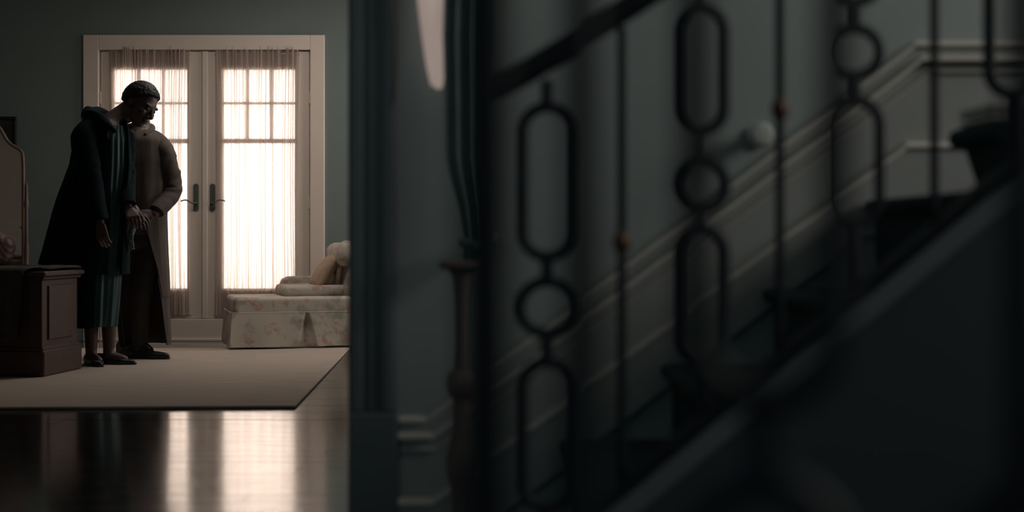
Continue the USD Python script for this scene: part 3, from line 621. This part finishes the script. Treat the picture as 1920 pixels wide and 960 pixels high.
Vo = np.vstack(rings); Vi = Vo.copy(); Vi[:, :2] = cen[:2] + (Vo[:, :2] - cen[:2])*np.array([1 - .012, 1 - .028]); N = len(Vo); Fc = []
for i in range(13):
    for q in range(n):
        a, b, c, d = i*n+q, i*n+(q+1) % n, (i+1)*n+(q+1) % n, (i+1)*n+q
        Fc += [[a, c, b], [a, d, c], [N+a, N+b, N+c], [N+a, N+c, N+d]]
for q in range(n):
    for i, f_ in ((0, 0), (13, 1)):
        a, b = i*n+q, i*n+(q+1) % n; g = [[a, b, N+b], [a, N+b, N+a]]; Fc += [x[::-1] for x in g] if f_ else g
sk = trimesh.Trimesh(np.vstack([Vo, Vi]), np.array(Fc), process=False); obj('skirt', ch(sk), FLORAL, cs, 45)
wp = np.array([(0, 0), (CL, 0), (CL, CWd), (0, CWd)]); wpp = np.vstack([np.linspace(wp[i], wp[(i+1) % 4], 20, endpoint=False) for i in range(4)])
obj('piping', ch(tube(np.c_[wpp + (wpp - cen[:2])*.004, np.full(len(wpp), .252)], .004, 8, True)), FLORAL, cs)
sc = rbox(.62, .50, .075, .034, 20).subdivide().subdivide(); sc.vertices[:, 2] += .012*np.cos(sc.vertices[:, 0]*2.4)*(sc.vertices[:, 2] > 0)
sc.apply_translation([.36 + .31, .335, .358 + .030]); obj('seat_cushion', ch(sc), FLORAL, cs, 50)
ap = [(.40, .345), (.395, .42), (.41, .465), (.45, .487), (.53, .49), (.62, .487), (.69, .497), (.75, .53), (.80, .58), (.90, .60), (.92, .345)]
am = to_mf(prism_y(ap, .50, .62)); am = smooth_mf(am, .022, 14); obj('arm', ch(am), FLORAL, cs, True)
bk = rbox(.15, .60, .42, .06, 20).subdivide(); bk.apply_transform(trimesh.transformations.rotation_matrix(.12, [0, 1, 0])); bk.apply_translation([.88, .31, .54]); obj('backrest', ch(bk), FLORAL, cs, 50)
rl_ = rbox(.20, .60, .17, .075, 20).subdivide(); rl_.apply_translation([.83, .31, .65]); obj('head_roll', ch(rl_), FLORAL, cs, 50)
tp = rbox(.28, .32, .10, .045, 20).subdivide().subdivide()
q = (np.abs(tp.vertices[:, 0])/.14)**2 + (np.abs(tp.vertices[:, 1])/.17)**2; tp.vertices[:, 2] *= 1.15 - .45*np.clip(q, 0, 1.6)
tp.apply_transform(trimesh.transformations.rotation_matrix(-.98, [0, 1, 0])); tp.apply_translation([.675, .27, .525])
cu2 = thing('cushion', 'plain tan cushion leaning on the back of the floral chaise', 'cushion'); obj('cover', ch(tp), TANPILLOW, cu2, 60)

# ------------------------------------------------------------------ people
def head_mesh(C, u, f, sc=1.0):
    u, f = unit(u), unit(f); f = unit(f - u*np.dot(u, f)); r = np.cross(f, u)
    parts = [ell((0, -.010, .028), (.074, .093, .090), 36)]
    parts.append(m3.Manifold.batch_hull([ell((0, .030, -.030), (.060, .055, .05)), ell((0, .052, -.088), (.026, .024, .020)), ell((-.040, .02, -.07), (.02, .03, .02)), ell((.040, .02, -.07), (.02, .03, .02)), ell((0, .03, .02), (.066, .058, .05))]))
    parts.append(m3.Manifold.batch_hull([ell((0, .082, .008), (.008, .010, .01)), ell((0, .104, -.032), (.011, .011, .010))]))
    for s in (-1, 1):
        parts += [ell((s*.013, .090, -.036), (.010, .012, .009)), ell((s*.074, -.010, -.006), (.009, .017, .027)), ell((s*.032, .074, .022), (.026, .014, .010)), ell((s*.042, .058, -.022), (.024, .024, .022))]
    parts += [ell((0, .083, -.058), (.024, .012, .006)), ell((0, .081, -.069), (.021, .012, .007))]
    h = union(parts)
    for s in (-1, 1): h = h - ell((s*.032, .094, .002), (.017, .014, .010))
    t = smooth_mf(h, .007, 6); T = frame(r*sc, f*sc, u*sc, C); t.apply_transform(T)
    eyes = [trimesh.creation.icosphere(2, .012) for _ in range(2)]
    for e, s in zip(eyes, (-1, 1)): e.apply_translation([s*.032, .074, .002]); e.apply_transform(T)
    return t, eyes, T
def hair_mesh(T, thick, seed, back=0.68, line=-.22):
    h = trimesh.creation.icosphere(5, 1.0); d = h.vertices.copy()
    w = d[:, 2]*1.0 - d[:, 1]*.75 - line; on = np.clip(w/.16, 0, 1); low = np.clip((d[:, 2] + back)/.22, 0, 1); on = on*low
    nz = meshkit.fbm(d*7 + 3, 3, seed) - .5; n2 = meshkit.fbm(d*19, 2, seed + 3) - .5
    k = .90 + (.10 + thick)*on + (.09*nz + .07*n2)*on
    h.vertices = d * np.array([.076, .095, .092]) * k[:, None] + [0, -.010, .028]; h.apply_transform(T); return h
def hand(W, d, nrm, side, curl=.35, spread=1.0):
    """W wrist, d towards the fingers, nrm out of the back of the hand; side +1 puts the thumb along d x nrm"""
    d = unit(d); nrm = unit(nrm - d*np.dot(nrm, d)); s = np.cross(d, nrm)*side; out = []
    P = lambda a, b, c: W + d*a + s*b + nrm*c
    out.append(m3.Manifold.batch_hull([m3.Manifold.sphere(.021, 14).translate(list(P(.0, 0, 0))), m3.Manifold.sphere(.016, 14).translate(list(P(.025, .020, 0))), m3.Manifold.sphere(.015, 14).translate(list(P(.025, -.022, 0))), m3.Manifold.sphere(.0125, 14).translate(list(P(.085, .032, 0))), m3.Manifold.sphere(.012, 14).translate(list(P(.078, -.032, 0)))]))
    for b, L, c in ((.031, .072, .9), (.0105, .080, 1.0), (-.0105, .075, 1.1), (-.031, .060, 1.2)):
        base = P(.080 if b > -.03 else .074, b, 0); a0 = curl*.6*c; js = [base]; seg = (L*.44, L*.31, L*.25); ang_ = a0
        for q, l in enumerate(seg):
            js.append(js[-1] + l*(d*math.cos(ang_) - nrm*math.sin(ang_) + s*b*1.2*spread)); ang_ += curl*(1.0 if q == 0 else .7)
        out += chain(js, (.0100, .0092, .0085, .0075), 12)
    tb = P(.028, .024, -.006)
    out += chain([tb, tb + d*.030 + s*.026 - nrm*.008, tb + d*.058 + s*.036 - nrm*.016, tb + d*.082 + s*.036 - nrm*.022], (.0135, .0115, .0100, .0085), 12)
    return smooth_mf(union(out), .005, 5)
def foot_shoe(P, d, L, flat=False):
    """shoe: P is under the ankle on the ground, d the toe direction"""
    d = unit([d[0], d[1], 0]); s = np.array([-d[1], d[0], 0]); z = np.array([0, 0, 1.]); Q = lambda a, b, c: P + d*a + s*b + z*c
    S_ = lambda a, b, c, r: m3.Manifold.sphere(r, 18).translate(list(Q(a, b, c)))
    toe, heel = L*.70, -L*.26
    if flat:
        body = m3.Manifold.batch_hull([S_(heel, 0, .026, .026), S_(0, .018, .022, .022), S_(0, -.018, .022, .022), S_(toe*.62, .026, .018, .018), S_(toe*.62, -.024, .018, .018), S_(toe, 0, .014, .014)])
        body = union([body, m3.Manifold.batch_hull([S_(heel - .002, 0, .04, .026), S_(heel + .03, .0, .035, .03)])])
    else:
        body = m3.Manifold.batch_hull([S_(heel, 0, .030, .030), S_(0, .020, .028, .028), S_(0, -.020, .028, .028), S_(toe*.62, .030, .022, .022), S_(toe*.62, -.028, .022, .022), S_(toe, 0, .020, .020)])
        body = union([body, m3.Manifold.batch_hull([S_(heel + .01, 0, .070, .034), S_(.01, 0, .085, .036), S_(toe*.35, 0, .05, .03), S_(heel, 0, .03, .03)])])
    t = smooth_mf(body, .012, 6); t.apply_translation([0, 0, -t.bounds[0][2] + P[2]]); 
    so = smooth_mf(m3.Manifold.batch_hull([S_(heel, 0, .008, .033 if not flat else .027).scale([1, 1, 1]), S_(toe*.6, .016, .008, .034 if not flat else .026), S_(toe*.6, -.014, .008, .034 if not flat else .026), S_(toe, 0, .008, .022)]).trim_by_plane([0, 0, -1], -(P[2] + .012)).trim_by_plane([0, 0, 1], P[2]), .02, 0)
    return t, so
GZ = .0145
def fold(amp, k, seed, drop=0.0):
    def f(t, z):
        p_ = np.stack([np.cos(t)*k, np.sin(t)*k, np.full(len(np.atleast_1d(t)), z*1.1 + seed)], 1)
        return amp*(meshkit.fbm(p_, 3, seed) - .5)*2
    return f
def sleeve(js, rs, seed, crease=.10):
    path = spline(js, 46); d0 = np.linspace(0, 1, len(js)); r = np.interp(np.linspace(0, 1, 46), d0, rs)
    def dsp(a, t):
        e = math.exp(-((t - .5)/.22)**2) + .35
        return crease*e*(meshkit.fbm(np.stack([np.cos(a)*1.3 + t*6, np.sin(a)*1.3, np.full(len(a), t*17 + seed)], 1), 2, seed + 11) - .5)*2.2 + .10*(meshkit.fbm(np.stack([np.cos(a)*1.2, np.sin(a)*1.2, np.full(len(a), t*7 + seed)], 1), 2, seed) - .5)
    return tube(path, r, 26, disp=dsp)

# --- person in the dark swing coat, nearest the camera
YA = 9.10; PX = lambda px, py, dy=0.0: at(px, py, YA + dy) + 0.0
a1 = thing('person', 'person in a dark navy coat over a teal dress, head leaning on the other', 'person')
nb, hc = PX(212, 226, .02), PX(262, 197, .10)
hd, eyes, TH = head_mesh(hc, (.46, .05, .86), (.80, -.36, -.52), 1.14)
sh_n, sh_f = PX(163, 246, -.11), PX(229, 250, .09)
el_n, wr_n = PX(172, 345, -.17), PX(188, 418, -.20)
el_f, wr_f = PX(236, 335, .05), PX(240, 388, -.09)
hipc = PX(186, 430, .02)
f1a, f1b = PX(171, 690, -.02), PX(204, 684, .05); f1a[2] = f1b[2] = GZ
legs = chain([hipc + [-.06, -.05, -.02], PX(168, 560, -.06), f1a + [0, 0, .36], f1a + [0, 0, .085], f1a + [.0, 0, .045]], (.10, .065, .052, .034, .036)) + chain([hipc + [.06, .05, -.02], PX(200, 560, .03), f1b + [0, 0, .36], f1b + [0, 0, .085], f1b + [.0, 0, .045]], (.10, .065, .052, .034, .036))
legs += chain([f1a + [0, 0, .05], f1a + [.06, -.055, .03]], (.034, .026)) + chain([f1b + [0, 0, .05], f1b + [.10, -.025, .03]], (.034, .026))
tors = chain([PX(200, 250, .0), PX(192, 330, .0), hipc], (.105, .115, .13)) + chain([PX(200, 244, .0), nb, hc + [-.055, .0, -.03]], (.085, .060, .068)) + chain([sh_n + [.02, 0, -.01], sh_f + [-.02, 0, -.01]], (.05, .05))
arms = chain([sh_n + [.02, 0, -.01], el_n, wr_n], (.05, .042, .026)) + chain([sh_f + [-.02, 0, -.01], el_f, wr_f], (.05, .042, .026))
bod = to_mf(smooth_mf(union(legs + tors + arms), .02, 8))
h1 = hand(wr_n, unit(PX(196, 470, -.19) - wr_n), (-.35, -.8, .1), 1, .35); h2 = hand(wr_f, unit([.35, -.35, -.55]), (.3, -.7, .5), -1, .6)
whole = union([bod, to_mf(hd), to_mf(h1), to_mf(h2)])
B1 = obj('body', to_tm(whole), SKIN, a1, 40)
for e in eyes: obj('eye', e, EYE, a1)
obj('hair', hair_mesh(TH, .13, 5), HAIR, a1, 60)
sA = F/YA
def kA(py, L, R, cy, ry, t0=0, t1=0): z = at(0, py, YA)[2]; return (z, ((L + R)/2 - 960)/sA, YA + cy, (R - L)/2/sA, ry, t0, t1)
GAP = 322
coat = shell([kA(213, 178, 222, .02, .075, GAP - 318, GAP - 42), kA(222, 160, 233, .0, .105, GAP - 322, GAP - 38), kA(235, 149, 239, 0, .13, GAP - 328, GAP - 32), kA(262, 141, 242, 0, .15, GAP - 334, GAP - 26), kA(310, 132, 245, 0, .165, GAP - 338, GAP - 20), kA(372, 108, 243, 0, .17, GAP - 344, GAP - 12), kA(432, 90, 241, 0, .18, GAP - 346, GAP - 10), kA(492, 74, 240, 0, .19, GAP - 347, GAP - 9)], 60, 110, .012, fold(.016, 2.2, 4))
zz_ = coat.vertices[:, 2]; lowm = np.clip((at(0, 400, YA)[2] - zz_)/.30, 0, 1); coat.vertices[:, 2] -= lowm*.07*np.clip((coat.vertices[:, 0] - at(74, 0, YA)[0])/.14, 0, 1)
obj('coat', coat, NAVY, a1, 50)
obj('sleeve', sleeve([sh_n + [.055, .03, .045], sh_n + [.005, 0, .005], (sh_n + el_n)/2 + [-.012, -.012, 0], el_n, (el_n + wr_n)/2, wr_n + [0, 0, .012]], (.045, .084, .078, .068, .058, .052), 2), NAVY, a1, 50)
obj('sleeve', sleeve([sh_f + [-.05, 0, .04], sh_f + [-.01, 0, .0], (sh_f + el_f)/2, el_f, (el_f + wr_f)/2, wr_f + [0, 0, .012]], (.04, .076, .070, .060, .052, .046), 6), NAVY, a1, 50)
hoodp = spline([PX(217, 248, -.13), PX(202, 234, -.13), PX(176, 217, -.07), PX(166, 213, .02), PX(180, 211, .11), PX(214, 222, .12)], 40)
obj('hood', tube(hoodp, np.interp(np.linspace(0, 1, 40), [0, .25, .55, .8, 1], [.012, .034, .044, .036, .014]), 20, disp=lambda a, t: .16*np.sin(a*3 + t*22)*.6), NAVY, a1, 60)
def pleats(t, z): return .010*np.sin(t*11 + 1.2*np.sin(z*3))*np.clip((1.0 - z)/.6, .15, 1) + .004*np.sin(t*23)
lc = shell([kA(440, 133, 235, 0, .165, 5, 300), kA(500, 123, 229, 0, .168, 10, 290), kA(560, 127, 224, 0, .168, 14, 288), kA(613, 132, 219, .0, .168, 16, 288)], 30, 90, .006, fold(.005, 2.0, 12)); obj('coat_skirt', lc, NAVY, a1, 50)
dress = shell([kA(236, 182, 232, .0, .075), kA(262, 152, 239, 0, .118), kA(310, 146, 240, 0, .125), kA(360, 148, 236, 0, .125), kA(430, 136, 233, 0, .15), kA(500, 128, 226, 0, .145), kA(560, 132, 221, 0, .145), kA(611, 138, 216, .0, .145)], 60, 130, .006, pleats, closed=True)
obj('dress', dress, TEAL, a1, 50)
for P, d, L in ((f1a, (.55, -.80, 0), .235), (f1b, (.97, -.25, 0), .235)):
    up_, so = foot_shoe(P, d, L, True); q = obj('shoe', up_, SHOE, a1, True); obj('sole', so, SHOE, q, False)

# --- person in the pale trench coat, behind
YC = 9.60; sC = F/YC; QX = lambda px, py, dy=0.0: at(px, py, YC + dy)
a2 = thing('person', 'person in a long taupe trench coat, head hidden behind the other', 'person')
hc2 = QX(263, 203, .0)
hd2, eyes2, TH2 = head_mesh(hc2, (-.12, -.08, .97), (-.3, -.85, -.30), .98)
s2r, s2l = QX(300, 266, -.01), QX(232, 268, .02); e2r, w2r = QX(321, 360, .0), QX(290, 401, -.15); e2l, w2l = QX(224, 362, .02), QX(252, 402, -.17)
hip2 = QX(264, 440, 0)
f2a, f2b = QX(262, 676, -.02), QX(238, 670, .06); f2a[2] = f2b[2] = GZ
pants = chain([hip2 + [.07, 0, -.03], QX(262, 560, -.03), f2a + [0, 0, .10]], (.085, .072, .052)) + chain([hip2 + [-.07, 0, -.03], QX(238, 560, .02), f2b + [0, 0, .10]], (.085, .072, .052)) + chain([hip2 + [0, 0, .12], hip2], (.115, .125))
bones = chain([QX(264, 262), QX(264, 350), hip2], (.105, .11, .115)) + chain([QX(265, 256), QX(265, 238), hc2 + [0, .0, -.06]], (.09, .058, .058)) + chain([s2r + [-.015, 0, -.01], s2l + [.015, 0, -.01]], (.055, .055)) + chain([s2r + [-.01, 0, -.01], e2r, w2r], (.05, .043, .027)) + chain([s2l + [.01, 0, -.01], e2l, w2l], (.05, .043, .027))
bones += chain([hip2 + [.07, 0, -.03], QX(262, 560, -.03), f2a + [0, 0, .06]], (.075, .058, .036)) + chain([hip2 + [-.07, 0, -.03], QX(238, 560, .02), f2b + [0, 0, .06]], (.075, .058, .036))
bod2 = to_mf(smooth_mf(union(bones), .02, 8))
g1 = hand(w2r, unit([-.75, -.30, -.12]), (.0, -.8, .45), -1, .55); g2 = hand(w2l, unit([.55, -.55, -.25]), (.2, -.7, .5), 1, .7)
obj('body', to_tm(union([bod2, to_mf(hd2), to_mf(g1), to_mf(g2)])), SKIN2, a2, 40)
for e in eyes2: obj('eye', e, EYE, a2)
obj('hair', hair_mesh(TH2, .04, 9), HAIR, a2, 60)
def kC(py, L, R, cy, ry, t0=0, t1=0): z = at(0, py, YC)[2]; return (z, ((L + R)/2 - 960)/sC, YC + cy, (R - L)/2/sC, ry, t0, t1)
shirt = shell([kC(238, 248, 283, 0, .07), kC(256, 234, 296, 0, .10), kC(300, 226, 304, 0, .125), kC(440, 226, 302, 0, .13)], 24, 60, .006, fold(.006, 2, 3), closed=True); obj('shirt', shirt, SHIRT, a2, 50)
tc = shell([kC(236, 246, 277, .0, .062, -92, 222), kC(243, 238, 287, 0, .078, -92, 226), kC(251, 224, 303, 0, .10, -95, 230), kC(262, 214, 314, 0, .125, -98, 234), kC(300, 214, 316, 0, .140, -100, 236), kC(360, 216, 315, 0, .145, -95, 236), kC(405, 216, 312, 0, .150, -80, 230), kC(440, 215, 313, 0, .155, -62, 222), kC(500, 214, 316, 0, .16, -42, 214), kC(556, 216, 318, 0, .165, -30, 208)], 60, 120, .010, fold(.012, 2.4, 8)); obj('trench_coat', tc, TAN, a2, 50)
tl_ = shell([kC(520, 222, 315, 0, .15, -42, 200), kC(560, 224, 317, 0, .155, -34, 200), kC(646, 232, 321, 0, .165, -20, 190)], 26, 90, .008, fold(.012, 2.2, 14)); obj('coat_skirt', tl_, TAN, a2, 50)
obj('sleeve', sleeve([s2r + [-.055, 0, .045], s2r + [-.012, 0, .0], (s2r + e2r)/2 + [.012, 0, 0], e2r, (e2r + w2r)/2 + [.004, 0, -.006], w2r + (e2r - w2r)*.12], (.04, .074, .070, .066, .058, .050), 1, .16), TAN, a2, 50)
obj('sleeve', sleeve([s2l + [.055, 0, .045], s2l + [.012, 0, .0], (s2l + e2l)/2 + [-.012, 0, 0], e2l, (e2l + w2l)/2, w2l + (e2l - w2l)*.12], (.04, .074, .070, .066, .058, .050), 4, .16), TAN, a2, 50)
cp = spline([QX(272, 252, -.10), QX(284, 243, -.03), QX(281, 237, .06), QX(263, 235, .09), QX(246, 237, .06), QX(242, 243, -.03), QX(254, 254, -.10)], 40)
obj('collar', tube(cp, np.interp(np.linspace(0, 1, 40), [0, .2, .5, .8, 1], [.010, .020, .024, .020, .010]), 14), TAN, a2, 60)
obj('trousers', smooth_mf(union(pants), .022, 8), TROUSER, a2, True)
for P, d, L in ((f2a, (.93, -.36, 0), .29), (f2b, (.75, -.66, 0), .28)):
    up_, so = foot_shoe(P, d, L); q = obj('shoe', up_, SHOE, a2, True); obj('sole', so, SHOE, q, False)
# crumpled scarf held at the waist
sc_ = trimesh.creation.icosphere(4, 1.0); d = sc_.vertices.copy(); kk = 1 + .55*(meshkit.fbm(d*3.3 + 5, 3, 2) - .5) + .2*np.sin(d[:, 0]*9 + d[:, 2]*6)*.4
sc_.vertices = d*kk[:, None]*np.array([.040, .034, .046]); sc_.apply_translation(at(249, 397, 9.04))
tail = tube(spline([at(249, 408, 9.04), at(248, 428, 9.05), at(246, 452, 9.07), at(248, 468, 9.08)], 24), np.linspace(.020, .012, 24), 12, disp=lambda a, t: .35*np.sin(a*3 + t*9))
sf = thing('scarf', 'small crumpled flecked teal-grey scarf held between the two people', 'scarf'); obj('knot', sc_, SCARF, sf, True); obj('tail', tail, SCARF, sf, True)
